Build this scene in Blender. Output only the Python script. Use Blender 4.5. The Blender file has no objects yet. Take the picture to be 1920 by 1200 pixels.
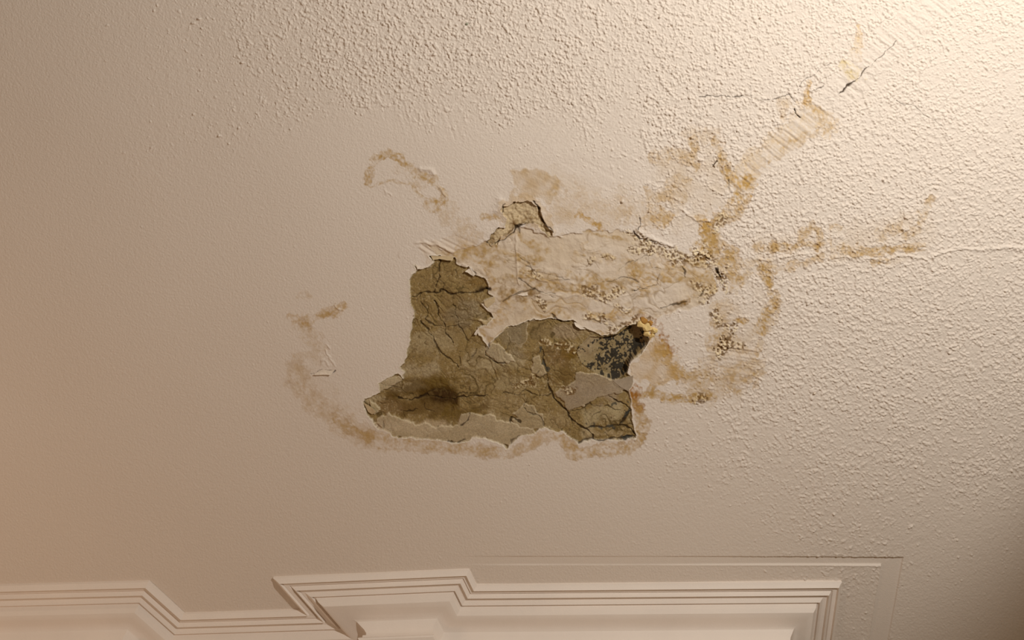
import bpy, bmesh, math, random
import numpy as np
from mathutils import Vector

# ------------------------------------------------------------------ camera, sky, lights, exposure
H = 2.8                                   # ceiling height
CAM_Z = 1.3
FPX = 1500.0                              # focal length in pixels of a 1920 px wide frame
TILT = math.radians(159)                  # 69 degrees above the horizon
sc = bpy.context.scene
col = sc.collection
cam_d = bpy.data.cameras.new('camera'); cam = bpy.data.objects.new('camera', cam_d); col.objects.link(cam)
cam_d.sensor_width = 36.0; cam_d.lens = 36.0 * FPX / 1920.0; cam_d.clip_start = 0.01
cam.location = (0, 0, CAM_Z); cam.rotation_euler = (TILT, 0, 0)
sc.camera = cam
sc.view_settings.view_transform = 'Standard'; sc.view_settings.look = 'None'
sc.view_settings.gamma = 1.0; sc.view_settings.use_curve_mapping = False
sc.view_settings.exposure = 0.0

w = bpy.data.worlds.new('world'); sc.world = w; w.use_nodes = True
bg = w.node_tree.nodes['Background']; bg.inputs[0].default_value = (1.0, 0.67, 0.345, 1); bg.inputs[1].default_value = 0.16

def aim(o, target):
    o.rotation_euler = (Vector(target) - o.location).to_track_quat('-Z', 'Y').to_euler()
# main lamp: a shaded lamp hanging just outside the frame on the right
ld = bpy.data.lights.new('lamp_right', 'SPOT'); lo = bpy.data.objects.new('lamp_right', ld); col.objects.link(lo)
lo.location = (0.88, -0.52, H - 1.12); ld.energy = 84; ld.color = (1.0, 0.965, 0.90)
ld.shadow_soft_size = 0.03; ld.spot_size = math.radians(103); ld.spot_blend = 0.36
aim(lo, (0.23, 0.03, H))
# second, weaker and softer lamp on the left side of the room
ad = bpy.data.lights.new('lamp_left', 'AREA'); ao = bpy.data.objects.new('lamp_left', ad); col.objects.link(ao)
ao.location = (-1.62, 0.72, 1.62); ad.shape = 'DISK'; ad.size = 0.5; ad.energy = 4.0; ad.color = (1.0, 0.74, 0.55)
aim(ao, (-0.8, 1.15, H))

# ------------------------------------------------------------------ helpers
ca, sa = math.cos(TILT), math.sin(TILT)
def plan(u, v):
    """photo pixel -> metres on the ceiling plane"""
    x = (u - 960.0) / FPX; y = -(v - 600.0) / FPX
    Y = y * ca + sa; Z = y * sa - ca
    t = (H - CAM_Z) / Z
    return x * t, Y * t

def set_props(o, label=None, cat=None, group=None, kind=None):
    if label: o['label'] = label
    if cat: o['category'] = cat
    if group: o['group'] = group
    if kind: o['kind'] = kind
    return o

def node_mat(name, color=None, attr=None, rough=0.85, spec=0.2, bumps=(), tint=None):
    m = bpy.data.materials.new(name); m.use_nodes = True
    nt = m.node_tree; N = nt.nodes; L = nt.links
    b = N['Principled BSDF']; b.inputs['Roughness'].default_value = rough
    b.inputs['Specular IOR Level'].default_value = spec
    tc = N.new('ShaderNodeTexCoord')
    if attr:
        a = N.new('ShaderNodeAttribute'); a.attribute_name = attr; src = a.outputs['Color']
    else:
        r = N.new('ShaderNodeRGB'); r.outputs[0].default_value = (*color, 1); src = r.outputs[0]
    if tint:
        sc_, amt = tint
        nz = N.new('ShaderNodeTexNoise'); nz.inputs['Scale'].default_value = sc_; nz.inputs['Detail'].default_value = 4
        L.new(tc.outputs['Object'], nz.inputs['Vector'])
        mr = N.new('ShaderNodeMapRange'); mr.inputs['From Min'].default_value = 0.25; mr.inputs['From Max'].default_value = 0.75
        mr.inputs['To Min'].default_value = 1 - amt; mr.inputs['To Max'].default_value = 1 + amt
        L.new(nz.outputs[0], mr.inputs[0])
        mx = N.new('ShaderNodeVectorMath'); mx.operation = 'SCALE'
        L.new(src, mx.inputs[0]); L.new(mr.outputs[0], mx.inputs['Scale']); src = mx.outputs[0]
    L.new(src, b.inputs['Base Color'])
    prev = None
    for (scale, strength, dist, mask) in bumps:
        nz = N.new('ShaderNodeTexNoise'); nz.inputs['Scale'].default_value = scale
        nz.inputs['Detail'].default_value = 3
        L.new(tc.outputs['Object'], nz.inputs['Vector'])
        bp = N.new('ShaderNodeBump'); bp.inputs['Strength'].default_value = strength
        bp.inputs['Distance'].default_value = dist
        hsrc = nz.outputs[0]
        if mask:
            at = N.new('ShaderNodeAttribute'); at.attribute_name = mask
            mu = N.new('ShaderNodeMath'); mu.operation = 'MULTIPLY'
            L.new(nz.outputs[0], mu.inputs[0]); L.new(at.outputs['Fac'], mu.inputs[1]); hsrc = mu.outputs[0]
        L.new(hsrc, bp.inputs['Height'])
        if prev: L.new(prev, bp.inputs['Normal'])
        prev = bp.outputs['Normal']
    if prev: L.new(prev, b.inputs['Normal'])
    return m

M_CEIL = node_mat('ceiling_paint', attr='tone', rough=0.8, spec=0.15, bumps=((420, 0.32, 0.0016, None), (230, 0.45, 0.004, 'stipple')))
M_PLASTER = node_mat('bare_plaster', attr='tone', rough=0.9, spec=0.1, bumps=((700, 0.5, 0.0014, None),), tint=(380, 0.22))
M_TRIM = node_mat('trim_paint', color=(0.86, 0.77, 0.69), rough=0.6, spec=0.25, bumps=((420, 0.25, 0.0012, None), (18, 0.12, 0.01, None)), tint=(9, 0.03))
M_WALL = node_mat('wall_paint', color=(0.62, 0.52, 0.42), rough=0.9, bumps=((150, 0.2, 0.002, None),))
M_FLOOR = node_mat('floor_wood', color=(0.30, 0.19, 0.11), rough=0.5, bumps=((30, 0.2, 0.002, None),), tint=(6, 0.2))

def link_mesh(name, me, mat=None, parent=None):
    o = bpy.data.objects.new(name, me); col.objects.link(o)
    if mat: me.materials.append(mat)
    if parent: o.parent = parent
    return o

# ------------------------------------------------------------------ the relief of the ceiling
STEP = 1.0
FU = np.arange(-110, 2060.1, STEP); FV = np.arange(-110, 1249, STEP)
nx, ny = len(FU), len(FV)
X, Y = np.meshgrid(FU, FV); X = X.astype(np.float32); Y = Y.astype(np.float32)

def noise(sig, seed, sig2=None, theta=0.0):
    """smooth random field, unit variance; sig = blob radius in photo pixels, sig2/theta stretch it"""
    r = np.random.default_rng(seed)
    f = np.fft.rfft2(r.standard_normal((ny, nx)).astype(np.float32))
    ky = np.fft.fftfreq(ny)[:, None] * 2 * np.pi / STEP; kx = np.fft.rfftfreq(nx)[None, :] * 2 * np.pi / STEP
    if sig2 is None: sig2 = sig
    c, s = math.cos(theta), math.sin(theta)
    ka = kx * c + ky * s; kb = -kx * s + ky * c
    f *= np.exp(-0.5 * ((ka * sig) ** 2 + (kb * sig2) ** 2))
    n = np.fft.irfft2(f, s=(ny, nx)).astype(np.float32)
    n -= n.mean(); return n / n.std()

def warped(a, dx, dy):
    """field a sampled at shaken places"""
    i = np.clip(np.arange(ny)[:, None] + dy / STEP, 0, ny - 2); j = np.clip(np.arange(nx)[None, :] + dx / STEP, 0, nx - 2)
    i0 = i.astype(np.int32); j0 = j.astype(np.int32); fi = (i - i0).astype(np.float32); fj = (j - j0).astype(np.float32)
    return (a[i0, j0] * (1 - fi) + a[i0 + 1, j0] * fi) * (1 - fj) + (a[i0, j0 + 1] * (1 - fi) + a[i0 + 1, j0 + 1] * fi) * fj

def sstep(a, b, x):
    t = np.clip((x - a) / (b - a), 0, 1); return t * t * (3 - 2 * t)

n1, n15, n2, n3, n4, n6 = noise(1.0, 1), noise(1.6, 2), noise(2.2, 3), noise(3.2, 4), noise(4.5, 5), noise(6.5, 6)
n10, n20, n40, n90 = noise(11, 7), noise(22, 8), noise(45, 9), noise(95, 10)
wx = noise(5, 21) * 1.6 + noise(2, 22) * 0.9; wy = noise(5, 23) * 1.6 + noise(2, 24) * 0.9
XW, YW = X + wx, Y + wy                       # coordinates with a ragged shake
XS, YS = X + noise(7, 25) * 1.5 + noise(2.2, 26) * 0.7, Y + noise(7, 27) * 1.5 + noise(2.2, 28) * 0.7

def window(pts, pad):
    p = np.array(pts, dtype=float)
    i0 = max(0, int((p[:, 1].min() - pad - FV[0]) / STEP)); i1 = min(ny, int((p[:, 1].max() + pad - FV[0]) / STEP) + 2)
    j0 = max(0, int((p[:, 0].min() - pad - FU[0]) / STEP)); j1 = min(nx, int((p[:, 0].max() + pad - FU[0]) / STEP) + 2)
    return slice(i0, i1), slice(j0, j1)

def line_dist(pts, pad, soft=True):
    s = window(pts, pad); px, py = (XW[s], YW[s]) if soft else (XS[s], YS[s])
    d2 = np.full(px.shape, 1e9, np.float32)
    if len(pts) == 1: pts = [pts[0], (pts[0][0] + .1, pts[0][1])]
    for (ax, ay), (bx, by) in zip(pts[:-1], pts[1:]):
        dx, dy = bx - ax, by - ay; L = dx * dx + dy * dy + 1e-9
        t = np.clip(((px - ax) * dx + (py - ay) * dy) / L, 0, 1)
        d2 = np.minimum(d2, (px - ax - t * dx) ** 2 + (py - ay - t * dy) ** 2)
    return s, np.sqrt(d2)

def poly_dist(pts, pad, shake='W'):
    """signed distance, negative inside"""
    s = window(pts, pad)
    px, py = {'W': (XW, YW), 'S': (XS, YS), 'N': (X, Y)}[shake]; px, py = px[s], py[s]
    d2 = np.full(px.shape, 1e9, np.float32); ins = np.zeros(px.shape, bool)
    for (ax, ay), (bx, by) in zip(pts, pts[1:] + pts[:1]):
        dx, dy = bx - ax, by - ay; L = dx * dx + dy * dy + 1e-9
        t = np.clip(((px - ax) * dx + (py - ay) * dy) / L, 0, 1)
        d2 = np.minimum(d2, (px - ax - t * dx) ** 2 + (py - ay - t * dy) ** 2)
        if ay != by:
            cr = ((ay > py) != (by > py)) & (px < (bx - ax) * (py - ay) / (by - ay) + ax)
            ins ^= cr
    d = np.sqrt(d2); return s, np.where(ins, -d, d)

PAINT = np.array([0.77, 0.68, 0.595], np.float32)
HT = np.zeros((ny, nx), np.float32)           # mm towards the room
C = np.empty((ny, nx, 3), np.float32); C[:] = PAINT
LAB = np.zeros((ny, nx), np.int8)             # 0 paint, 1 bare plaster, 2 hole, 3 channel, 4 crust

def tone(s, m, c):
    m = np.clip(m, 0, 1)[..., None]; C[s] = C[s] * (1 - m) + np.array(c, np.float32) * m

# --- how rough the stipple is, place by place
RP = [(0,0,.15),(60,60,.1),(250,60,.25),(350,100,.4),(500,60,.65),(640,100,.85),(800,100,1),(1000,100,1),(1300,100,.9),(1600,100,.75),(1850,100,.7),
(0,250,.05),(150,250,.05),(300,270,.28),(420,220,.42),(560,200,.6),(700,170,.9),(800,190,.7),(950,190,.8),(1100,200,.85),(1250,220,1),(1400,300,1),(1600,300,.95),(1850,300,.85),
(0,500,.02),(200,450,.06),(350,350,.14),(480,330,.16),(600,270,.04),(600,350,.02),(700,250,.1),(800,300,.08),(900,300,.1),(1000,250,.35),(1050,300,.2),(1150,260,.5),(1180,330,.4),(1100,400,.2),(1250,350,.8),(1300,400,.5),(1450,400,.95),(1600,450,1),(1850,450,.85),
(500,500,.02),(400,450,.06),(300,700,.01),(100,900,.01),(400,900,.01),(650,550,.02),(700,850,.03),(800,900,.05),(1000,860,.1),(1000,1000,.02),(700,1000,.02),(1200,800,.4),(1250,900,.25),(1150,950,.06),(1200,1000,.06),(1300,700,.6),(1260,640,.45),(1300,850,.5),(1400,800,.7),(1500,700,.95),(1700,700,.95),(1850,700,.9),(1450,950,.55),(1600,900,.75),(1600,1000,.6),(1850,900,.75),(1400,1030,.25),(1300,1040,.08),(1750,1000,.4),(1850,1000,.35),(1850,1120,.18),(1750,1150,.18),(1590,1080,.6),(1600,1150,.4),(1000,1080,0),(850,560,.1),(900,750,.1),(1100,700,.1),(1120,560,.15)]
def rough_at(u, v):
    num = np.zeros(u.shape); den = np.full(u.shape, 1e-9)
    for a, b, r in RP:
        k = 1.0 / (((u - a) ** 2 + (v - b) ** 2) / 900.0 + 1.0) ** 2
        num += k * r; den += k
    return num / den
k = 8
cu, cv = FU[::k], FV[::k]
RC = rough_at(*np.meshgrid(cu, cv))
tmp = np.array([np.interp(FU, cu, row) for row in RC])
R = np.array([np.interp(FV, cv, tmp[:, j]) for j in range(nx)]).T.astype(np.float32)
R = np.clip(R + 0.06 * n20 * R, 0, 1)

fine = noise(1.35, 32)
stip = noise(1.8, 34) * 0.6 + noise(1.1, 35) * 0.62 - 0.42 * n4
thr = 2.5 - 2.9 * np.clip(R * 1.25, 0, 1)
HT += np.clip(stip - thr, 0, 2.4) * (0.46 + 0.80 * R)
HT -= np.clip(noise(1.15, 36) - 1.7, 0, 2) * 1.3 * R
HT += fine * 0.22 * R + n4 * 0.20 * R
HT += np.clip(noise(1.9, 31) - 2.5 + 0.35 * R, 0, 2) * 2.0 * sstep(0.06, 0.4, R)         # odd sharper lumps
HT += noise(0.75, 33) * 0.125 + n40 * 0.35 + n90 * 0.9
# trowel strokes beside the long crack and under the stipple
def strokes(pts, pad, width, theta, amp, seed, flat=0.5):
    s, d = line_dist(pts, pad); m = sstep(width, width * 0.5, d)
    HT[s] = HT[s] * (1 - flat * m) + noise(26, seed, 1.5, theta)[s] * amp * m
strokes([(1480, 265), (1560, 195), (1640, 110), (1770, -10)], 60, 38, math.radians(38), 0.36, 41, 0.5)
strokes([(1390, 340), (1470, 270), (1510, 230)], 50, 26, math.radians(38), 0.4, 42, 0.8)
strokes([(720, 200), (800, 235), (850, 240)], 60, 40, math.radians(72), 0.16, 43, 0.2)
strokes([(1020, 250), (1100, 235), (1140, 220)], 60, 40, math.radians(-55), 0.18, 44, 0.2)
strokes([(1000, 330), (1150, 330)], 60, 40, math.radians(28), 0.12, 45, 0.3)
strokes([(1340, 660), (1400, 670), (1380, 700)], 50, 35, math.radians(8), 0.5, 46, 0.4)
strokes([(800, 460), (850, 478), (905, 505)], 50, 20, math.radians(33), 0.6, 47, 0.3)
strokes([(840, 450), (900, 470)], 40, 16, math.radians(25), 0.5, 48, 0.3)

# --- paint stains
TAN = (0.50, 0.325, 0.125); OCH = (0.53, 0.335, 0.115); RUST = (0.36, 0.155, 0.03); DRK = (0.10, 0.055, 0.02)
def stain(pts, width, strength, c=TAN, edge=0.4, rag=0.34):
    s, d = line_dist(pts, width * 2.2 + 6)
    q = 1.0 - d / width + rag * (0.55 * n4[s] + 0.45 * n10[s] + 0.32 * n15[s] + 0.18 * n1[s])
    m = sstep(0.0, 0.55, q) * np.clip(0.62 + 0.15 * n2[s] + 0.22 * n6[s] - 0.22 * fine[s], 0.08, 1.3) + edge * np.exp(-((q - 0.18) / 0.12) ** 2)
    tone(s, m * strength, c)
    tone(s, np.exp(-((q - 0.2) / 0.16) ** 2) * strength * 0.35 * sstep(-0.2, 1, n6[s]), (0.34, 0.19, 0.07))
def stain_area(pts, strength, c=TAN, edge=0.5, rag=5, soft=8):
    s, d = poly_dist(pts, 30)
    q = -(d + rag * (0.6 * n6[s] + 0.4 * n3[s]))
    m = sstep(-1, soft, q) * (0.65 + 0.3 * n4[s] * 0.6 + 0.2 * n10[s]) + edge * np.exp(-((q - 2) / 2.5) ** 2)
    tone(s, m * strength, c)
ST = [
 ([(690,345),(693,320),(700,300),(725,289),(745,294),(760,306)], 8, .62), ([(745,294),(760,308),(775,322),(790,325),(805,332),(818,345),(830,358),(834,370),(826,380),(815,374)], 7, .6),
 ([(690,350),(705,349),(715,339),(735,336),(755,340),(775,346),(782,356),(788,368),(800,373)], 3, .5), ([(746,318),(770,325),(790,345)], 10, .28), ([(800,386),(812,394),(822,390)], 5, .5),
 ([(818,376),(824,384)], 6, .8), ([(840,395),(860,420),(880,440)], 22, .28), ([(905,410),(925,405),(940,415)], 8, .5),
 ([(1085,400),(1100,410),(1130,428)], 8, .75, OCH), ([(1060,385),(1100,385),(1150,400)], 34, .24), ([(1170,360),(1205,420)], 25, .2), ([(1052,440),(1056,462)], 7, .45, OCH), ([(1090,458),(1100,454)], 6, .45, OCH),
 ([(1228,297),(1270,286),(1300,302)], 13, .42), ([(1300,262),(1306,305)], 9, .5), ([(1344,268),(1357,292),(1362,315),(1366,332)], 11, .6), ([(1250,345),(1288,338)], 10, .42), ([(1225,368),(1250,360),(1275,385)], 16, .42), ([(1205,418),(1245,422),(1252,400),(1228,392)], 14, .5, OCH),
 ([(1550,232),(1512,215),(1470,258),(1420,300),(1385,338)], 22, .36, (.62,.43,.2)), ([(1515,192),(1537,212),(1556,236),(1500,264),(1440,302)], 8, .42), ([(1516,150),(1515,192)], 6, .6, OCH), ([(1612,50),(1608,112)], 7, .4, (.66,.46,.22)), ([(1588,122),(1606,142)], 14, .4, (.66,.5,.18)), ([(1470,190),(1468,225)], 10, .3), ([(1290,250),(1340,255)], 16, .2),
 ([(1386,340),(1408,346),(1398,365),(1372,382)], 13, .75, OCH), ([(1388,385),(1365,400),(1345,412)], 18, .5), ([(1322,415),(1330,445),(1325,474)], 17, .78, OCH), ([(1330,458),(1362,492),(1385,508)], 26, .6), ([(1370,520),(1385,535)], 14, .45),
 ([(1422,466),(1480,466),(1520,456),(1532,462)], 9, .6), ([(1492,462),(1505,440),(1522,424),(1537,436),(1540,456)], 9, .48), ([(1578,470),(1640,473),(1690,466),(1722,460)], 9, .58), ([(1698,442),(1725,420),(1735,398),(1746,370)], 9, .42), ([(1648,442),(1682,428)], 11, .38), ([(1722,398),(1726,434)], 5, .5), ([(1440,502),(1482,500),(1540,482)], 8, .42), ([(1640,492),(1662,490)], 6, .55), ([(1560,425),(1575,430)], 6, .45), ([(1555,445),(1562,478)], 6, .4),
 ([(1434,502),(1441,530),(1452,560),(1440,592),(1428,615)], 13, .66), ([(1426,640),(1420,662)], 7, .42), ([(1432,680),(1421,700),(1418,722)], 9, .42),
 ([(1352,585),(1346,610),(1362,625)], 20, .45), ([(1380,603),(1402,599)], 7, .7, OCH), ([(1335,645),(1365,640),(1392,652)], 14, .42), ([(1330,692),(1346,702),(1352,722),(1400,700)], 24, .42), ([(1278,700),(1302,716),(1332,706)], 12, .55), ([(1345,640),(1380,700)], 26, .22),
 ([(1190,746),(1230,739),(1262,748),(1340,744)], 7, .7), ([(1218,738),(1222,724),(1250,714)], 5, .55), ([(1300,738),(1330,742)], 9, .4), ([(1380,735),(1386,740)], 5, .5),
 ([(1190,728),(1190,745),(1196,764)], 11, .95, RUST), ([(1192,760),(1200,785),(1200,815)], 10, .55),
 ([(1195,592),(1215,606),(1232,625),(1245,645),(1258,660)], 13, .9, RUST), ([(1225,640),(1245,660),(1268,690)], 18, .6, OCH),
 ([(545,592),(566,606),(600,592),(642,577)], 10, .52, OCH), ([(566,606),(580,632),(602,652)], 15, .28), ([(560,672),(600,664)], 12, .22), ([(600,590),(640,580)], 5, .5), ([(555,558),(575,553)], 5, .3),
 ([(560,700),(640,780)], 26, .1), ([(1040,330),(1120,370)], 20, .1),
]
for p_, w_, a_, *c_ in ST: stain(p_, w_, min(1, a_ * 1.2), *c_)
for pts, wd, a in [([(556,690),(561,720),(590,755),(630,785),(672,812),(702,826)], 22, .34), ([(630,786),(672,812),(702,825),(750,832),(830,839),(900,847),(950,850),(982,838),(1022,816),(1050,806)], 12, .52), ([(700,812),(760,826),(860,838),(930,846)], 12, .35),
                   ([(1050,806),(1062,832),(1085,853),(1112,845),(1150,841),(1190,834),(1206,800)], 13, .66), ([(660,790),(700,812)], 14, .25)]:
    stain(pts, wd, a, TAN, 0.5, 0.22)
stain_area([(960,324),(985,318),(1030,325),(1052,336),(1050,350),(1036,360),(1046,367),(1030,376),(1000,371),(975,373),(955,358),(968,350)], .55)
stain_area([(1215,300),(1270,275),(1330,260),(1380,320),(1370,380),(1330,420),(1290,440),(1200,440),(1190,400),(1225,350)], .22, TAN, .2, 8, 22)
stain_area([(1310,570),(1390,560),(1440,620),(1430,700),(1390,745),(1300,755),(1270,715),(1320,690),(1340,640)], .24, TAN, .2, 8, 20)
stain_area([(1400,440),(1560,420),(1750,380),(1760,450),(1700,500),(1460,510),(1440,600),(1400,560)], .16, TAN, .1, 8, 26)
stain_area([(1040,330),(1160,350),(1200,430),(1040,440),(1020,400)], .2, TAN, .1, 8, 26)
stain_area([(940,372),(960,362),(1010,368),(1030,400),(1040,440),(1020,450),(1000,425),(960,420),(935,400)], .5, OCH)
stain_area([(1216,642),(1246,640),(1266,680),(1284,708),(1250,716),(1200,716),(1182,700),(1195,668)], .62, OCH)
stain_area([(780,450),(850,440),(915,460),(925,520),(870,500),(800,490)], .25, OCH)

# --- the thinner skim coat that shows to the right of and above the bare patch
SKIM = [(800,456),(845,472),(905,458),(925,443),(962,424),(990,430),(1030,444),(1062,440),(1120,430),(1180,436),(1200,447),(1250,467),(1318,482),(1340,512),(1346,545),(1320,568),(1290,580),(1245,590),(1225,600),(1200,640),(1100,650),(1000,640),(930,650),(890,640),(905,560),(880,500),(820,480)]
s, d = poly_dist(SKIM, 12)
m = sstep(1.5, -2.0, d)
HT[s] = HT[s] * (1 - 0.75 * m) - 0.9 * m + m * (n6[s] * 0.35 + n15[s] * 0.10 + n3[s] * 0.18)
tone(s, m * (0.68 + 0.15 * n20[s]), (0.675, 0.55, 0.405))
wdx, wdy = noise(14, 53) * 9 + noise(5, 54) * 3, noise(14, 55) * 5 + noise(5, 56) * 2.5
blot = sstep(0.35, 1.5, warped(noise(26, 51, 6, 0.15), wdx, wdy)[s] + 0.35 * n3[s] + 0.3 * n10[s]) * m * np.clip(0.75 + 0.25 * n15[s], 0.2, 1.2)
tone(s, blot * 0.75, (0.47, 0.305, 0.115)); HT[s] += m * noise(1.1, 50)[s] * 0.08
# flowing torn edges and wrinkles in the skim coat
fl = warped(noise(30, 52, 8, 0.2), wdx, wdy); fl2 = warped(noise(15, 57, 3.5, 0.25), wdx, wdy)
crz = np.abs(fl); crz2 = np.abs(fl2)
gate = sstep(0.0, 0.9, noise(26, 58) + 0.3 * n6); gate2 = sstep(0.1, 1.0, noise(20, 59) + 0.3 * n4)
HT[s] += m * (1.5 * np.clip(crz[s], 0, .6) * gate[s] + 1.0 * np.clip(crz2[s], 0, .5) * gate2[s] + 0.25 * np.abs(n3[s]) * gate2[s])
tone(s, m * sstep(0.10, 0.0, crz[s]) * 0.6 * gate[s], (0.20, 0.115, 0.04))
tone(s, m * sstep(0.22, 0.0, crz2[s]) * 0.5 * gate2[s], (0.26, 0.155, 0.055))
tone(s, m * sstep(0.5, 0.12, crz[s]) * 0.4 * gate[s], (0.50, 0.33, 0.13))
for a in [([(940,525),(965,532),(990,541)],12,.6,(.30,.18,.06)),([(945,548),(975,553),(1002,548)],11,.65,(.28,.165,.055)),([(1000,520),(1030,528),(1062,533)],5,.5),([(1180,500),(1210,510),(1240,500)],22,.4,OCH),([(1195,520),(1225,530),(1212,542)],14,.65,OCH),([(1150,530),(1185,525)],8,.55,(.32,.2,.07)),([(1108,592),(1140,590),(1182,585)],8,.7,OCH),([(1178,606),(1202,597)],6,.85,RUST),([(905,600),(930,598),(952,580)],14,.55,OCH),([(1060,570),(1102,562)],14,.35),([(898,480),(912,500),(921,532)],8,.55),([(858,464),(888,471)],6,.55,OCH),([(925,452),(940,440)],7,.5),([(1090,480),(1150,490)],12,.3),([(1260,500),(1300,520)],16,.3),([(1040,605),(1075,612)],5,.6,(.25,.16,.06)),([(1250,585),(1290,565)],6,.75,(.30,.17,.05)),([(930,640),(945,625)],9,.5,OCH)]:
    stain(*a)

# --- bare brown plaster where the paint has fallen away
BARE = [(807,481),(820,480),(852,482),(850,494),(862,500),(880,503),(885,515),(898,520),(910,527),(915,537),(914,548),(924,555),(918,560),(905,570),(912,580),(922,590),(925,598),(912,612),(895,617),(893,626),(903,632),(910,640),(918,652),(926,634),(945,620),(952,610),(975,607),(985,605),(1005,597),(1025,595),(1043,598),(1075,600),(1085,612),(1105,618),(1125,625),(1150,628),(1165,618),(1180,610),(1200,607),(1215,620),(1219,637),(1210,650),(1195,665),(1180,680),(1175,697),(1185,705),(1186,718),(1178,733),(1183,750),(1184,765),(1183,785),(1192,805),(1190,822),(1150,826),(1110,826),(1085,832),(1070,825),(1060,812),(1040,808),(1020,803),(1000,815),(975,822),(955,835),(950,842),(940,832),(900,820),(870,828),(840,828),(800,822),(750,820),(722,808),(700,795),(690,780),(680,755),(682,748),(712,735),(710,715),(730,707),(748,702),(757,708),(758,697),(750,690),(758,683),(760,670),(768,640),(770,620),(775,600),(776,585),(768,570),(766,552),(768,525),(772,515),(783,503),(778,495),(790,502),(805,502),(812,492)]
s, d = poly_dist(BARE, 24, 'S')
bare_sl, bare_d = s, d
ins = d < 0
lip = np.exp(-np.clip(d, 0, None) / 3.5) * (d >= 0)
HT[s] += lip * 0.9
tone(s, (d > 0) * sstep(2.6, 0.8, d) * 0.75, (0.86, 0.78, 0.66))           # chalky broken edge of the paint, with its lit line painted in
bdx, bdy = noise(16, 64) * 8 + noise(6, 65) * 3.5 + n2 * 0.8, noise(16, 66) * 8 + noise(6, 67) * 3.5 + n15 * 0.8
b1 = np.abs(warped(noise(16, 61, 8, 0.8), bdx, bdy)); b2 = np.abs(warped(noise(8, 68, 4, 0.7), bdx, bdy)); b3 = np.abs(warped(noise(3.5, 69, 2.0, 0.7), bdx, bdy))
bg1 = sstep(-0.5, 0.8, noise(28, 70)); bg2 = sstep(-0.7, 0.7, noise(22, 71))
body = np.clip(b1, 0, .9)[s] * 1.5 * bg1[s] + np.clip(b2, 0, 1)[s] * 0.9 * bg2[s] + b3[s] * 0.5 * bg2[s] + n1[s] * 0.17 + n10[s] * 0.4 - 1.0
HT[s] = np.where(ins, -3.4 * sstep(0.0, 1.8, -d) + body, HT[s])
LAB[s] = np.where(ins, 1, LAB[s])
Cb = np.empty((*ins.shape, 3), np.float32); Cb[:] = (0.31, 0.217, 0.088)
Cs = C[s]; C[s] = np.where(ins[..., None], Cb, Cs)
tone(s, np.exp(-((bare_d + 0.4) / 1.1) ** 2) * 0.7 * np.clip(0.8 + 0.4 * n6[s], 0, 1), (0.84, 0.75, 0.61))  # pale band on the rim: part chalk, part painted lit edge
def patch(x, y, r, c, a, ry=None):
    ry = ry or r
    ss = window([(x, y)], max(r, ry) * 2)
    q = np.sqrt(((XW[ss] - x) / r) ** 2 + ((YW[ss] - y) / ry) ** 2) + 0.28 * n10[ss] + 0.12 * n4[ss]
    m = sstep(1.1, 0.35, q) * (LAB[ss] == 1); tone(ss, m * a, c)
for a in [(830,520,60,(.335,.235,.105),.5,30),(900,535,30,(.24,.145,.045),.85,16),(800,650,60,(.41,.32,.18),.8,35),(850,570,50,(.29,.20,.09),.6),(870,590,30,(.27,.21,.125),.7),(790,690,50,(.45,.36,.22),.8,22),
          (915,680,60,(.44,.35,.21),.7,35),(965,630,34,(.30,.235,.14),.7,32),(1020,620,60,(.30,.22,.11),.6,24),(1070,620,40,(.37,.275,.17),.8,18),(1040,660,40,(.22,.14,.05),.8,22),(1065,663,26,(.19,.11,.02),.95,12),(1060,705,36,(.20,.125,.04),.9,26),(1040,670,24,(.25,.16,.07),.6),
          (950,720,60,(.44,.345,.195),.6,20),(960,755,60,(.38,.28,.14),.7,22),(905,725,40,(.43,.335,.185),.5,20),(920,800,80,(.48,.38,.23),.7,20),(780,805,70,(.53,.415,.27),.85,16),(725,800,40,(.56,.44,.31),.8,14),(735,725,24,(.50,.40,.25),.8,10),(700,745,20,(.50,.41,.25),.8,14),
          (815,742,86,(.115,.064,.012),1.0,36),(760,725,40,(.23,.165,.08),.7,14),(830,745,54,(.06,.03,.006),.95,17),(785,765,50,(.19,.12,.04),.85,16),(860,780,34,(.19,.12,.03),.85,18),(830,715,44,(.19,.12,.03),.8,13),
          (1040,790,60,(.39,.29,.15),.7,24),(1130,780,55,(.47,.38,.22),.85,26),(1140,815,50,(.48,.37,.21),.8,10),(1115,735,52,(.345,.255,.165),.95,30),(1150,720,34,(.35,.27,.185),.9,14),(1075,750,26,(.33,.24,.15),.8,18),(725,765,26,(.27,.18,.08),.8,14)]:
    patch(*a)
inb = (LAB == 1)
tone(s, inb[s] * sstep(0.11, 0.02, b1[s]) * 0.9 * bg1[s], (0.07, 0.048, 0.016))
tone(s, inb[s] * sstep(0.16, 0.02, b2[s]) * 0.75 * bg2[s], (0.10, 0.066, 0.022))
tone(s, inb[s] * sstep(0.6, 0.1, b1[s]) * 0.35 * bg1[s], (0.25, 0.165, 0.06))
tone(s, sstep(0.5, 2.2, n2[s] + 0.6 * n20[s]) * inb[s] * 0.38, (0.19, 0.125, 0.05))
tone(s, sstep(0.9, 2.6, -n1[s] - 0.3 * n20[s] + 0.5 * b2[s]) * inb[s] * 0.35 * (C[s].mean(-1) > 0.14), (0.60, 0.49, 0.31))
tone(s, sstep(0.9, 2.4, noise(0.8, 72)[s] + 0.4 * n10[s]) * inb[s] * 0.45, (0.12, 0.075, 0.03))

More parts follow.
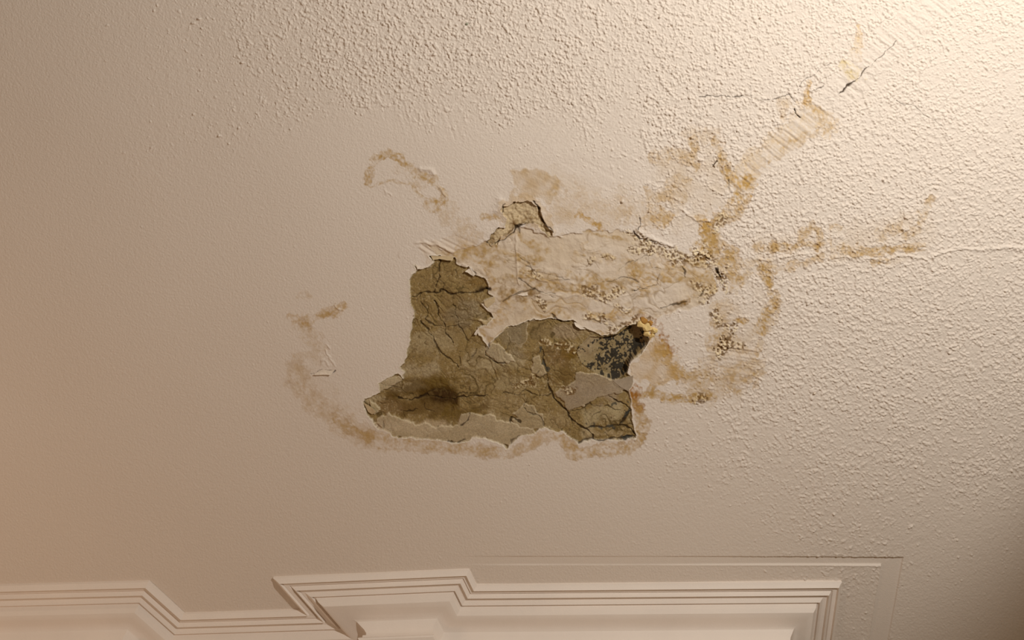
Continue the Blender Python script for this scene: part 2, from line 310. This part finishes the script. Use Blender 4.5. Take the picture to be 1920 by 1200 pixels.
# sheets of under-layer still holding on inside the bare patch: (outline, lift mm, tone, amount)
SHEETS = [
 ([(700,792),(728,775),(752,786),(780,797),(812,801),(860,800),(868,776),(884,774),(925,784),(962,796),(1000,806),(1004,818),(975,824),(955,838),(940,834),(900,822),(870,830),(800,824),(750,822),(722,810)], 1.5, (.555,.45,.305), .65),
 ([(985,758),(1000,765),(1016,778),(1020,804),(1000,806),(962,795),(957,787),(972,783),(960,775)], 0.9, (.52,.42,.27), .5),
 ([(1084,697),(1110,700),(1130,705),(1152,714),(1170,709),(1189,702),(1186,720),(1178,735),(1150,738),(1110,752),(1085,765),(1066,772),(1050,752),(1042,738),(1060,728),(1076,712)], 2.0, (.40,.315,.22), .7),
 ([(945,610),(965,605),(990,603),(985,640),(976,654),(960,640)], -0.6, (.32,.26,.17), .4),
 ([(912,650),(922,640),(948,655),(962,680),(940,684),(918,672)], 1.3, (.52,.43,.29), .6),
 ([(1000,672),(1012,665),(1020,690),(1024,702),(1008,706),(998,695)], 1.2, (.50,.40,.25), .6),
 ([(895,600),(925,598),(948,606),(950,614),(940,628),(925,632),(918,652),(905,634),(894,627),(897,617),(912,612)], 2.4, (.58,.45,.26), .8),
 ([(712,735),(711,716),(732,707),(748,703),(757,709),(752,716),(735,722),(725,733)], 1.4, (.56,.46,.30), .8),
 ([(692,752),(706,762),(712,768),(704,776),(694,768)], 2.0, (.55,.46,.28), .8),
]
for pts, lift, c, a in SHEETS:
    ss, dd = poly_dist(pts, 10, 'W'); m = sstep(0.9, -0.9, dd) * (LAB[ss] == 1)
    HT[ss] = HT[ss] * (1 - 0.45 * m) + lift * m + m * -1.2 * 0.45
    tone(ss, m * a, c)
    tone(ss, np.exp(-((dd + 0.3) / 0.9) ** 2) * 0.5 * (LAB[ss] == 1), (.74, .62, .43))  # pale outline paints a highlight onto the sheet edges

# the deep hole with mould
HOLE = [(1084,650),(1082,662),(1091,682),(1111,698),(1130,705),(1150,713),(1166,709),(1176,698),(1180,682),(1195,665),(1212,648),(1218,637),(1211,621),(1200,610),(1180,612),(1160,626),(1130,632),(1106,630),(1098,640)]
s, d = poly_dist(HOLE, 10, 'N'); d = d + 0.5 * n6[s]; ins = d < 0
deep = 3.5 + 19.0 * sstep(1085, 1190, X[s] + 0.25 * (Y[s] - 660))
HT[s] = np.where(ins, -deep * (0.25 + 0.75 * sstep(0, 4, -d)) + n6[s] * 0.7 + n2[s] * 0.3, HT[s])
LAB[s] = np.where(ins, 2, LAB[s])
C[s] = np.where(ins[..., None], np.array((0.39, 0.295, 0.17), np.float32), C[s])
tone(s, ins * sstep(-0.3, 1.2, n10[s]) * 0.6, (0.27, 0.20, 0.085))
tone(s, ins * sstep(0.2, 1.6, n2[s]) * 0.4, (0.45, 0.37, 0.24))
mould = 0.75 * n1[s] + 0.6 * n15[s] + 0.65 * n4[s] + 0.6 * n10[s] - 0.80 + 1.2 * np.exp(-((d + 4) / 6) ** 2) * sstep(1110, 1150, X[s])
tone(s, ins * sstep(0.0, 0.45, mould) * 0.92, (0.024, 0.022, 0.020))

# crusty torn strip above the patch
CRUST = [(950,383),(975,378),(1000,376),(1012,390),(1015,405),(1023,420),(1036,440),(1030,446),(1018,436),(1005,421),(985,418),(965,426),(950,441),(930,456),(920,461),(912,453),(920,438),(935,426),(946,426),(951,410),(939,400),(941,388)]
s, d = poly_dist(CRUST, 14, 'W'); ins = d < 0
HT[s] += np.exp(-np.clip(d, 0, None) / 5) * (d >= 0) * 2.2
HT[s] = np.where(ins, -2.2 * sstep(0, 2, -d) + n4[s] * 1.1 + n2[s] * 0.55 + fine[s] * 0.45, HT[s])
LAB[s] = np.where(ins, 4, LAB[s])
C[s] = np.where(ins[..., None], np.array((0.62, 0.49, 0.31), np.float32), C[s])
tone(s, ins * sstep(0.2, 1.5, n15[s] * 0.7 + 0.6 * n6[s]) * 0.65, (0.29, 0.18, 0.07))
tone(s, ins * np.exp(-((d + 1) / 1.6) ** 2) * 0.55 * sstep(-.8, .6, n6[s]), (0.13, 0.08, 0.03))  # dark rim paints the shadow under the overhanging paint

# crumbly grit
GR = [([(1176,434),(1200,446),(1216,452)], 8),([(1205,462),(1240,472),(1272,487),(1300,486)], 14),([(1298,478),(1330,490),(1348,506)], 15),([(1350,515),(1356,530),(1362,548)], 13),([(1308,542),(1332,545),(1326,562)], 15),([(1343,590),(1350,605),(1368,617)], 13),([(1345,652),(1392,650)], 11),([(1098,545),(1115,548),(1132,560),(1168,545)], 9),([(1003,558),(1022,576)], 7),([(985,508),(1012,520)], 6),([(1104,496),(1112,482)], 4),([(1158,575),(1178,583)], 6),([(1300,752),(1320,744)], 7),([(965,726),(1002,714)], 8),([(1020,645),(1075,655)], 9),([(1100,590),(1140,600)], 8),([(1225,470),(1180,470)], 6),([(1150,618),(1195,600),(1215,606)], 9),([(1040,725),(1070,735)], 8),([(1130,480),(1150,485)], 6),([(1320,455),(1328,478)], 9),([(1340,430),(1355,412)], 9),([(1350,660),(1365,640)], 12)]
gn = noise(1.35, 81) * 0.9 + noise(0.85, 82) * 0.6 + 0.25 * n3
for pts, wd in GR:
    ss, dd = line_dist(pts, wd * 1.5 + 4); m = sstep(1.15, 0.4, dd / wd + 0.3 * n4[ss]) * (LAB[ss] != 2)
    HT[ss] += m * np.clip(gn[ss], -1.6, 1.9) * 0.85
    tone(ss, m * sstep(0.1, 1.2, gn[ss]) * 0.7, (0.80, 0.66, 0.43))
    tone(ss, m * sstep(0.1, -1.1, gn[ss]) * 0.85, (0.20, 0.11, 0.035))

# ridges (raised seams) and soft blisters in the paint: points, half width, height mm
for pts, wd, hh in [([(1420,487),(1445,486),(1480,480),(1520,474)], 2.2, 1.8),([(1565,484),(1600,482),(1650,487),(1690,477),(1735,484)], 2.2, 1.9),([(1748,480),(1770,470),(1800,464),(1825,468),(1860,465),(1990,463)], 2.6, 2.4),
                    ([(1198,433),(1210,441),(1230,449),(1262,463)], 3, 3.0),([(1278,394),(1305,411),(1328,412)], 2.5, 2.2),([(1328,412),(1345,400),(1362,378)], 2.5, 1.4),([(968,440),(968,532)], 1.8, 1.6),([(1416,425),(1416,500)], 2.2, 0.9),([(780,452),(800,455),(822,462),(850,472)], 2.4, 1.8),
                    ([(826,352),(832,366)], 3, 1.5),([(790,316),(808,316),(812,326)], 5, 2.2),([(935,376),(928,392)], 7, 2.5),([(612,645),(620,652)], 1.6, 1.2),([(610,655),(616,664),(622,668)], 1.6, 1.3),([(604,675),(618,668),(630,684)], 2, 1.2),([(614,684),(608,674),(602,680)], 1.8, 1.2),([(722,357),(732,368)], 1.4, 1.1),
                    ([(1406,338),(1395,330)], 2, 1.2),([(1330,350),(1352,362)], 2, 1.3),([(630,575),(640,580)], 1.8, 1.4),([(762,465),(750,480)], 2.5, 0.8),([(985,515),(1030,525),(1065,520)], 2.0, 1.3),([(1010,548),(1060,553),(1100,545)], 2.0, 1.0),([(1070,530),(1120,560),(1170,580)], 2, 1.0),([(1170,555),(1235,530),(1240,515)], 1.8, 1.0)]:
    ss, dd = line_dist(pts, wd * 3 + 4, False); HT[ss] += hh * np.exp(-(dd / wd) ** 2)

# cracks, and a few edge shadows painted like them: points, half width px, depth mm, darkness
CR = [([(823,488),(824,505),(822,522),(815,540),(808,548)],1.3,1.6,.85),([(822,525),(832,537),(827,549)],.9,1,.6),([(770,555),(785,550),(815,549),(830,546),(850,551),(880,548),(905,544),(916,542)],1.5,2,.9),([(892,545),(917,540)],3,2,.8),([(787,550),(788,563),(797,573),(801,582),(796,597),(812,610),(825,613)],1.1,1.4,.75),([(811,563),(817,575),(823,588),(827,600),(833,617),(840,632),(846,640)],1.3,1.6,.85),([(788,602),(800,615),(808,628),(815,640),(820,652),(832,664),(846,678),(862,692)],1.3,1.6,.8),([(848,572),(855,590),(860,600),(858,610),(866,620),(874,632),(880,640)],1.1,1.4,.7),([(836,617),(845,612),(856,610)],.9,1,.6),([(787,513),(797,525),(801,530)],.8,1,.5),([(852,507),(858,522)],.8,1,.5),([(866,690),(866,678),(862,672)],1.0,1.2,.7),
 ([(745,747),(770,751),(785,748),(800,740),(825,746),(850,747),(880,742),(895,742),(912,741)],1.9,1.8,.95),([(880,742),(880,727)],1,1,.7),([(785,748),(800,738),(815,732)],1.2,1,.7),([(850,744),(870,737),(892,737)],1,1,.6),([(715,717),(725,722),(750,730),(775,742)],1.5,1.2,.7),([(752,771),(785,768)],1.6,1.2,.8),([(758,772),(762,784)],1,1,.5),([(800,755),(800,768),(815,773)],1,1,.6),([(880,776),(874,788),(866,797)],1.5,1.5,.85),
 ([(1016,658),(1020,680),(1026,697)],1.8,2,.85),([(1008,692),(1003,700),(1012,709),(1025,704)],1,1,.7),([(1025,705),(1030,722),(1037,735),(1043,750),(1052,763),(1064,773),(1072,785),(1085,797),(1100,805),(1110,815),(1113,826)],1.7,2.2,.93),([(1066,775),(1090,768),(1105,757),(1130,762),(1160,770),(1172,773)],1.1,1.4,.75),([(1143,748),(1165,757),(1182,766)],1.6,2,.9),([(1184,766),(1174,778),(1170,790),(1163,800),(1185,807),(1191,818)],2.2,2.2,.93),([(1098,805),(1112,800),(1130,802),(1163,800)],1.6,1.5,.85),([(1097,768),(1101,785),(1108,795)],.8,1,.6),([(1108,780),(1128,770)],.8,1,.6),([(1131,812),(1140,822)],.8,1,.4),([(1085,831),(1110,825),(1130,827),(1160,822),(1188,820)],1.3,1.6,.85),
 ([(945,737),(970,741),(985,733),(1000,740),(1020,745),(1035,741)],1.1,1.2,.75),([(980,741),(985,755),(983,762)],.8,1,.5),([(958,784),(970,788),(975,794)],1.3,1.4,.85),([(958,784),(956,793)],1.6,1.4,.85),([(940,774),(958,784)],.8,1,.6),([(985,766),(995,775),(1016,785),(1022,800)],1.1,1.4,.6),([(920,642),(914,655),(913,668),(925,676),(945,683)],1.4,1.6,.75),([(952,645),(950,656),(945,660)],1,1,.6),([(893,655),(891,664),(886,672)],1,1,.6),([(1036,590),(1044,600),(1068,602)],1.3,1.6,.75),([(820,655),(828,668)],.8,1,.5),
 ([(840,828),(860,826),(873,822)],1.2,1.2,.7),([(955,835),(958,828),(975,820)],1.2,1.2,.6),([(720,806),(722,797),(718,790)],.8,1,.4),
 ([(1682,77),(1660,98),(1632,122)],.7,1.0,.85),([(1626,123),(1612,143),(1592,161),(1573,177)],1.2,2.0,.95),([(1573,177),(1548,188)],.6,.8,.5),([(1487,203),(1492,212),(1500,220)],1.5,2.2,.97),([(1310,178),(1400,182),(1412,187),(1440,185),(1460,180),(1480,179),(1494,190)],.8,1.2,.8),([(1500,168),(1512,148),(1560,120)],.7,1,.7),([(1525,172),(1545,160)],.9,1,.7),([(1683,188),(1715,198),(1740,220),(1772,242)],.7,1,.6),([(1405,160),(1410,182)],.8,1,.6),
 ([(1200,408),(1203,420),(1198,432)],1.5,2,.9),([(1188,437),(1200,447),(1232,453)],1.4,2,.85),([(1345,505),(1352,518),(1350,527)],2.2,2.5,.92),([(1283,500),(1284,512),(1288,520)],1.1,1.4,.8),([(1366,340),(1367,352)],1.2,1.4,.8),([(1338,310),(1345,304)],1.2,1.4,.8),([(1190,545),(1202,537),(1215,543)],1.2,1.4,.7),([(1320,545),(1308,560)],1.1,1.2,.7),
 ([(1000,376),(1011,388),(1014,402),(1021,418)],1.7,2,.9),([(1021,418),(1034,438)],1.4,1.6,.8),([(984,419),(966,427),(951,442),(932,457)],2.0,2.2,.93),([(970,426),(975,436)],1,1,.7),([(914,452),(922,460),(926,462)],2,2,.9),([(940,396),(938,386),(944,381)],1.3,1.4,.8),([(885,505),(892,513),(890,518)],1,1.2,.8),  # lines on the crust's lower edge are painted overhang shadow
 ([(590,702),(596,696),(602,693.5),(624,694.5)],.8,1,.75),([(606,700.5),(621,701.5),(629,692)],.9,1.2,.8),([(579,702),(586,699)],.8,1,.6),([(1030,555),(1045,560)],1,1,.6),([(965,470),(1010,520)],.9,.8,.35),([(970,520),(1005,545),(1045,550)],1.4,1.2,.55),([(940,565),(965,550),(1000,540)],1.3,1.2,.6),([(985,500),(1030,515),(1068,523)],1,.9,.45),([(1130,530),(1180,520),(1200,527)],1.2,1,.6),([(1160,510),(1180,490),(1215,480)],.9,.9,.5),([(1215,480),(1222,500),(1240,505)],.9,.9,.5),([(1185,545),(1230,535),(1238,515)],1,1,.5),([(1110,600),(1150,612)],.9,1,.5),([(1240,580),(1262,575),(1290,562)],1.4,1.2,.75)]  # lines round the lone left flake are painted shade of its gap
for pts, wd, dep, dk in CR:
    ss, dd = line_dist(pts, wd * 4 + 5, False)
    wv = wd * np.clip(0.95 + 0.5 * n4[ss] + 0.2 * n15[ss], 0.3, 1.9); m = sstep(wv * 1.25, wv * 0.35, dd)
    HT[ss] -= m * dep; tone(ss, m * dk, (0.045, 0.025, 0.01))
# black mould along the cracked corner
for pts, wd in [([(1100,803),(1130,803),(1165,800)], 6),([(1170,790),(1180,765)], 6),([(1165,815),(1188,818)], 7),([(1016,660),(1025,695)], 4),([(1150,760),(1175,770)], 4)]:
    ss, dd = line_dist(pts, wd * 2 + 4)
    tone(ss, sstep(0.1, 0.6, 1 - dd / wd + 0.6 * n2[ss] + 0.3 * n4[ss] - 0.3) * 0.75, (0.05, 0.055, 0.05))

# shallow square-cut channel that runs around the cornice
OUT = [(700,1040),(1340,1043),(1694,1045),(1655,1260),(1560,1262),(1560,1080),(700,1056)]
INN = [(600,1057),(1340,1059),(1652,1059),(1622,1262),(500,1262),(500,1057)]
s1, d1 = poly_dist([(500,1042),(1340,1043.5),(1693,1045),(1653,1270),(400,1270),(400,1042)], 8, 'N')
s2, d2 = poly_dist([(300,1057),(1340,1058.5),(1652,1059),(1619,1270),(300,1270)], 8, 'N')
D1 = np.full((ny, nx), 99, np.float32); D1[s1] = d1; D2 = np.full((ny, nx), 99, np.float32); D2[s2] = d2
chan = (D1 < 0) & (D2 > 0) & (X > 860)
cm = sstep(1.2, -0.8, D1) * sstep(-1.2, 0.8, D2)
fade = sstep(1150, 1560, X) + 0.14 * sstep(820, 1000, X)
HT = np.where(cm > 0.01, HT * (1 - 0.85 * cm * sstep(820, 1000, X)) - 3.0 * cm * np.clip(fade, 0, 1) * (X > 820), HT)
HT += 1.1 * np.exp(-((D2 + 1) / 1.6) ** 2) * fade * (X > 860)
LAB = np.where(chan & (X > 1150), 3, LAB).astype(np.int8)

# ------------------------------------------------------------------ ceiling mesh (fine where seen, coarse beyond)
U = np.concatenate([np.linspace(-2600, -180, 14), np.linspace(-150, -112, 4), FU, np.linspace(2063, 2100, 4), np.linspace(2130, 4500, 14)])
V = np.concatenate([np.linspace(-3800, -180, 18), np.linspace(-150, -112, 4), FV, np.linspace(1256, 1300, 4), np.linspace(1330, 1780, 10)])
iu, iv = 18, 22
NU, NV = len(U), len(V)
GU, GV = np.meshgrid(U, V)
PX, PY = plan(GU, GV)
Z = np.zeros((NV, NU), np.float32); Z[iv:iv + ny, iu:iu + nx] = HT
T = np.empty((NV, NU, 4), np.float32); T[..., :3] = PAINT; T[..., 3] = 1; T[iv:iv + ny, iu:iu + nx, :3] = np.clip(C, 0.01, 0.95)
LB = np.zeros((NV, NU), np.int8); LB[iv:iv + ny, iu:iu + nx] = LAB
SP = np.zeros((NV, NU), np.float32)
outm = np.ones((NV, NU), bool); outm[iv:iv + ny, iu:iu + nx] = False
SP[outm] = rough_at(np.clip(GU[outm], 0, 1900), np.clip(GV[outm], 0, 1180))
co = np.stack([PX, PY, -Z / 1000.0], -1).reshape(-1, 3).astype(np.float32)
idx = np.arange(NU * NV).reshape(NV, NU)
quads = np.stack([idx[:-1, :-1], idx[:-1, 1:], idx[1:, 1:], idx[1:, :-1]], -1).reshape(-1, 4)   # faces look down into the room
ql = np.stack([LB[:-1, :-1], LB[:-1, 1:], LB[1:, 1:], LB[1:, :-1]], -1).reshape(-1, 4)
ql = np.sort(ql, axis=1); qlab = ql[:, 2]
def grid_mesh(name, lab):
    q = quads[qlab == lab]
    u, inv = np.unique(q, return_inverse=True); q = inv.reshape(-1, 4)
    me = bpy.data.meshes.new(name)
    me.vertices.add(len(u)); me.vertices.foreach_set('co', co[u].ravel())
    me.loops.add(q.size); me.loops.foreach_set('vertex_index', q.ravel().astype(np.int32))
    me.polygons.add(len(q)); me.polygons.foreach_set('loop_start', (np.arange(len(q)) * 4).astype(np.int32))
    me.update(calc_edges=True)
    a = me.attributes.new('tone', 'FLOAT_COLOR', 'POINT'); a.data.foreach_set('color', T.reshape(-1, 4)[u].ravel())
    b = me.attributes.new('stipple', 'FLOAT', 'POINT'); b.data.foreach_set('value', SP.ravel()[u])
    me.validate(); return me
ceiling = link_mesh('ceiling', grid_mesh('ceiling', 0), M_CEIL); ceiling.location = (0, 0, H)
set_props(ceiling, 'cream painted ceiling, smooth at left and stippled at right, stained and peeling in the middle', 'ceiling', kind='structure')
for lab, nm, lb, mt in [(1, 'exposed_plaster', 'cracked bare brown plaster where the paint has fallen off', M_PLASTER),
                        (2, 'hole', 'deep hole spotted with black mould', M_PLASTER),
                        (3, 'recessed_channel', 'smooth shallow channel around the cornice', M_CEIL),
                        (4, 'torn_crust', 'rough torn strip of crusted plaster above the bare patch', M_PLASTER)]:
    o = link_mesh(nm, grid_mesh(nm, lab), mt, ceiling); o['label'] = lb

def surf(u, v):
    """height in mm of the relief at a photo pixel"""
    j = int(round((u - FU[0]) / STEP)); i = int(round((v - FV[0]) / STEP)); return float(HT[i, j])

# ------------------------------------------------------------------ cornice
PROFILE = [(0, 0), (0, .006), (.0035, .0085), (.0095, .0150), (.0108, .0090), (.020, .0100), (.0215, .0068), (.025, .0105), (.0300, .0155), (.0315, .0090), (.0405, .0100),
           (.044, .0125), (.049, .0165), (.0505, .0108), (.0550, .0130), (.0565, .0165), (.0590, .0225), (.0665, .0295), (.0740, .0312), (.0820, .0312), (.0930, .0305), (.1030, .0315), (.1095, .0345), (.1150, .0420), (.1200, .0480), (.1234, .0560), (.1240, .0640)]
BED = [(.1240, .0640), (.1200, .0660), (.1200, .0720), (.1215, .0735), (.1170, .0760), (.1150, .0800), (.1170, .0840), (.1230, .0860), (.1300, .0900), (.1300, .1500)]
def pl(u, v): return Vector(plan(u, v))
A0 = Vector((-2.3, 1.262)); A1 = pl(280, 1088); A2 = pl(346, 1148); A3 = pl(566, 1141); A4 = pl(513, 1081); A5 = pl(880, 1065); A6 = pl(894, 1094); A7 = pl(1577, 1088); A8 = Vector((0.775, 1.85))
PATH = [A0, A1, A2, A3, A4, A5, A6, A7, A8]
def inward(a, b):
    d = (b - a).normalized(); return Vector((-d.y, d.x))      # left of travel = towards the wall
def mitre(i):
    n = []
    if i > 0: n.append(inward(PATH[i - 1], PATH[i]))
    if i < len(PATH) - 1: n.append(inward(PATH[i], PATH[i + 1]))
    if len(n) == 1: return n[0]
    m = n[0] + n[1]; return m / max(0.35, 1 + n[0].dot(n[1]))
MIT = [mitre(i) for i in range(len(PATH))]
def sweep(name, i0, i1, prof, parent=None, up=True):
    """moulding from path corner i0 to i1; the back is closed so that the moulding is solid"""
    bm = bmesh.new(); rows = []
    back = [(prof[-1][0] + (.02), prof[-1][1]), (prof[-1][0] + .02, prof[0][1] if not up else -0.002), (prof[0][0], -0.002 if up else prof[0][1])]
    full = list(prof) + back
    for i in range(i0, i1 + 1):
        rows.append([bm.verts.new((PATH[i].x + MIT[i].x * r, PATH[i].y + MIT[i].y * r, H - d)) for r, d in full])
    n = len(full)
    for a, b in zip(rows[:-1], rows[1:]):
        for j in range(n):
            bm.faces.new((a[j], a[(j + 1) % n], b[(j + 1) % n], b[j]))
    bm.faces.new(rows[0][::-1]); bm.faces.new(rows[-1])
    bmesh.ops.recalc_face_normals(bm, faces=bm.faces)
    me = bpy.data.meshes.new(name); bm.to_mesh(me); bm.free()
    # ease the curves, keep the arrises
    me.shade_smooth()
    me.set_sharp_from_angle(angle=math.radians(26))
    return link_mesh(name, me, M_TRIM, parent)
SECT = [(0, 2, 'white stepped cornice projecting at the left edge, ending in an angled corner'),
        (2, 3, 'short set-back length of white cornice in shade left of the pilaster block'),
        (3, 6, 'white cornice block breaking forward over the pilaster, between two set-back lengths'),
        (6, 8, 'long straight white cornice right of the pilaster block, ending in a corner at the right')]
NF = 16                                    # the stepped fillets end here, the cove begins
for n, (a, b, lb) in enumerate(SECT):
    o = sweep('trim_%d' % (n + 1), a, b, PROFILE[:NF + 1])
    set_props(o, lb, 'cornice', kind='structure')
    sweep('cove', a, b, PROFILE[NF:], o, up=False)
    sweep('bed_moulding', a, b, BED, o, up=False)
# wall under the cornice, following its breaks
bm = bmesh.new(); top = []; bot = []
for p, m in zip(PATH, MIT):
    q = p + m * .128
    top.append(bm.verts.new((q.x, q.y, H - .10))); bot.append(bm.verts.new((q.x, q.y, 0)))
for j in range(len(PATH) - 1): bm.faces.new((top[j], top[j + 1], bot[j + 1], bot[j]))
bmesh.ops.recalc_face_normals(bm, faces=bm.faces)
me = bpy.data.meshes.new('wall_back'); bm.to_mesh(me); bm.free()
set_props(link_mesh('wall_back', me, M_WALL), 'plain beige wall under the cornice', 'wall', kind='structure')
me = bpy.data.meshes.new('floor'); me.from_pydata([(-2.6, -2.6, 0), (2.6, -2.6, 0), (2.6, 2.2, 0), (-2.6, 2.2, 0)], [], [(0, 1, 2, 3)])
set_props(link_mesh('floor', me, M_FLOOR), 'brown wooden floor', 'floor', kind='structure')

# ------------------------------------------------------------------ loose flakes of paint and lumps of plaster
def simple_mat(name, c): return node_mat(name, color=c, rough=0.85, spec=0.15, bumps=((600, 0.4, 0.0015, None),), tint=(120, 0.12))
M_FLAKE = simple_mat('paint_flake', (0.75, 0.65, 0.54)); M_FLAKE_T = simple_mat('stained_flake', (0.60, 0.47, 0.29)); M_FLAKE_G = simple_mat('grey_flake', (0.42, 0.34, 0.25))
M_LUMP = simple_mat('yellow_plaster', (0.80, 0.60, 0.27)); M_LUMP_R = simple_mat('rusty_plaster', (0.42, 0.21, 0.05))
def flake(label, pts, hinge, lift, mat, base=None, thick=0.9, group=None, curl=1.0):
    """thin chip of paint: flat on the ceiling along the hinge line, curling into the room away from it; heights in mm"""
    cx = sum(p[0] for p in pts) / len(pts); cy = sum(p[1] for p in pts) / len(pts)
    ox, oy = plan(cx, cy)
    b0 = surf(*hinge[0]) if base is None else base
    bm = bmesh.new(); f = bm.faces.new([bm.verts.new((u, v, 0)) for u, v in pts])
    bmesh.ops.triangulate(bm, faces=[f]); bmesh.ops.subdivide_edges(bm, edges=bm.edges, cuts=2, use_grid_fill=True)
    (ax, ay), (bx, by) = hinge; L = math.hypot(bx - ax, by - ay); nxh, nyh = -(by - ay) / L, (bx - ax) / L
    ds = [abs((v.co.x - ax) * nxh + (v.co.y - ay) * nyh) for v in bm.verts]; mx = max(ds) + 1e-6
    for v, dd in zip(bm.verts, ds):
        u, vv = v.co.x, v.co.y; t = dd / mx
        h = b0 + 0.3 + lift * (t ** (1.0 + curl)) + 0.25 * math.sin(u * 0.9) * t
        x, y = plan(u + random.uniform(-.3, .3), vv + random.uniform(-.3, .3)); v.co = (x - ox, y - oy, -h / 1000)
    bmesh.ops.recalc_face_normals(bm, faces=bm.faces)
    ext = bmesh.ops.extrude_face_region(bm, geom=list(bm.faces))
    for g in ext['geom']:
        if isinstance(g, bmesh.types.BMVert): g.co.z -= thick / 1000
    bmesh.ops.recalc_face_normals(bm, faces=bm.faces)
    me = bpy.data.meshes.new('paint_flake'); bm.to_mesh(me); bm.free()
    o = link_mesh('paint_flake', me, mat); o.location = (ox, oy, H)
    return set_props(o, label, 'paint flake', group or 'loose flakes of paint')
random.seed(4)
flake('small curled cream flake alone on the smooth ceiling left of the bare patch', [(590,701),(597,696),(603,693),(612,694),(620,694.5),(628,692),(625,697),(621,701),(610,700.5),(600,701)], [(600,693),(628,692)], 5, M_FLAKE, base=0)
flake('pale strip of paint hanging across the topmost notch of the bare patch', [(808,480),(830,480),(851,481),(849,488),(838,487),(824,485),(812,487)], [(808,480),(851,480)], 3, M_FLAKE_T, base=-0.4)
flake('small pointed cream flake at the upper left corner of the bare patch', [(777,493),(783,498),(790,501),(800,501),(792,504),(783,503.5)], [(777,493),(800,500)], 3, M_FLAKE, base=-0.5)
flake('small folded flake on the upper right edge of the bare patch, below a pointed crack', [(872,508),(880,503),(886,508),(889,518),(882,514),(876,510)], [(880,503),(889,517)], 3.5, M_FLAKE, base=-0.3)
flake('three-cornered tan flake jutting into the bare patch from its right edge', [(908,563),(917,560),(928,556),(928,566),(914,577),(909,572)], [(928,556),(914,577)], 4, M_FLAKE_T, base=-0.6)
flake('tiny bright upturned flake at the tip of the brown tongue of plaster', [(889,626),(893,619),(897,616),(896,622),(893,629)], [(897,616),(893,629)], 3.5, M_FLAKE, base=-0.5)
flake('grey torn sheet corner at the lower right rim of the mouldy hole', [(1150,714),(1168,709),(1187,703),(1186,718),(1179,734),(1164,726)], [(1179,734),(1150,722)], 3, M_FLAKE_G, base=-1.0)
flake('narrow white-edged flake at the far left tip of the bare patch', [(682,756),(691,760),(700,766),(705,771),(698,777),(690,772)], [(682,756),(690,775)], 3, M_FLAKE_T, base=-1.2)
flake('pale sliver of paint standing up from the stained skim right of the vertical ridge', [(970,552),(980,549),(989,547),(990,553),(980,554)], [(970,549),(990,547)], 3, M_FLAKE, base=-0.6)
flake('white bent flake on the crumbling skim just above the brown plaster', [(1076,604),(1082,605),(1090,612),(1098,617),(1088,616),(1079,610)], [(1082,604),(1098,616)], 3.5, M_FLAKE, base=-0.5)
flake('tiny dark-edged lifted chip on the stippled ceiling at upper right', [(1338,309),(1342,304),(1347,303),(1345,308),(1341,314)], [(1347,303),(1342,313)], 3, M_FLAKE, base=0.5)

def lump(name, label, u, v, size, mat, h, seed, flat=0.7, group='yellow lumps at the corner of the hole', cat='plaster lump'):
    rg = random.Random(seed); x, y = plan(u, v); s = size / 1000 * (1.35 if group.startswith('yellow') else 1)
    bm = bmesh.new(); bmesh.ops.create_icosphere(bm, subdivisions=2, radius=s)
    cuts = [(Vector((rg.uniform(-1, 1), rg.uniform(-1, 1), rg.uniform(-1, 1))).normalized(), rg.uniform(.45, .8) * s) for _ in range(9)]
    for vv in bm.verts:
        for n, k in cuts:
            e = vv.co.dot(n) - k
            if e > 0: vv.co -= n * e
        vv.co.z *= flat; vv.co += Vector((rg.uniform(-1, 1), rg.uniform(-1, 1), rg.uniform(-1, 1))) * s * .10
    me = bpy.data.meshes.new(name); bm.to_mesh(me); bm.free()
    o = link_mesh(name, me, mat); o.location = (x, y, H - h / 1000)
    return set_props(o, label, cat, group)
for a in [('largest yellow lump, in the middle of the lumps on the hole rim', 1213, 612, 9, M_LUMP, 2.5), ('yellow lump hanging lowest over the dark of the hole', 1212, 624, 7, M_LUMP, 1.0), ('yellow lump furthest left on the hole rim', 1203, 608, 7, M_LUMP, 2.0),
          ('yellow lump furthest right on the hole rim, against the stipple', 1225, 617, 6.5, M_LUMP, 3.0), ('rust-brown lump topmost on the hole rim', 1207, 599, 6.5, M_LUMP_R, 2.5), ('rust-brown lump between the yellow ones and the stipple', 1219, 605, 6, M_LUMP_R, 3.0), ('small ochre lump below the yellow ones at the right tip of the hole', 1222, 628, 5.5, M_LUMP, 2.0)]:
    lump('plaster_lump', a[0], a[1], a[2], a[3], a[4], a[5], int(a[1]))
lump('plaster_lump', 'small dark greenish speck of plaster stuck to the stipple at the top', 875, 45, 3.2, simple_mat('green_speck', (0.34, 0.36, 0.27)), 1.5, 7, 1.0, 'specks on the ceiling')
lump('plaster_lump', 'lone white speck on the ceiling below the bare patch', 993, 871, 2.4, M_FLAKE, 1.2, 8, 1.0, 'specks on the ceiling')
lump('plaster_lump', 'white speck on the stipple at lower right', 1527, 737, 3, M_FLAKE, 1.8, 9, 1.0, 'specks on the ceiling')
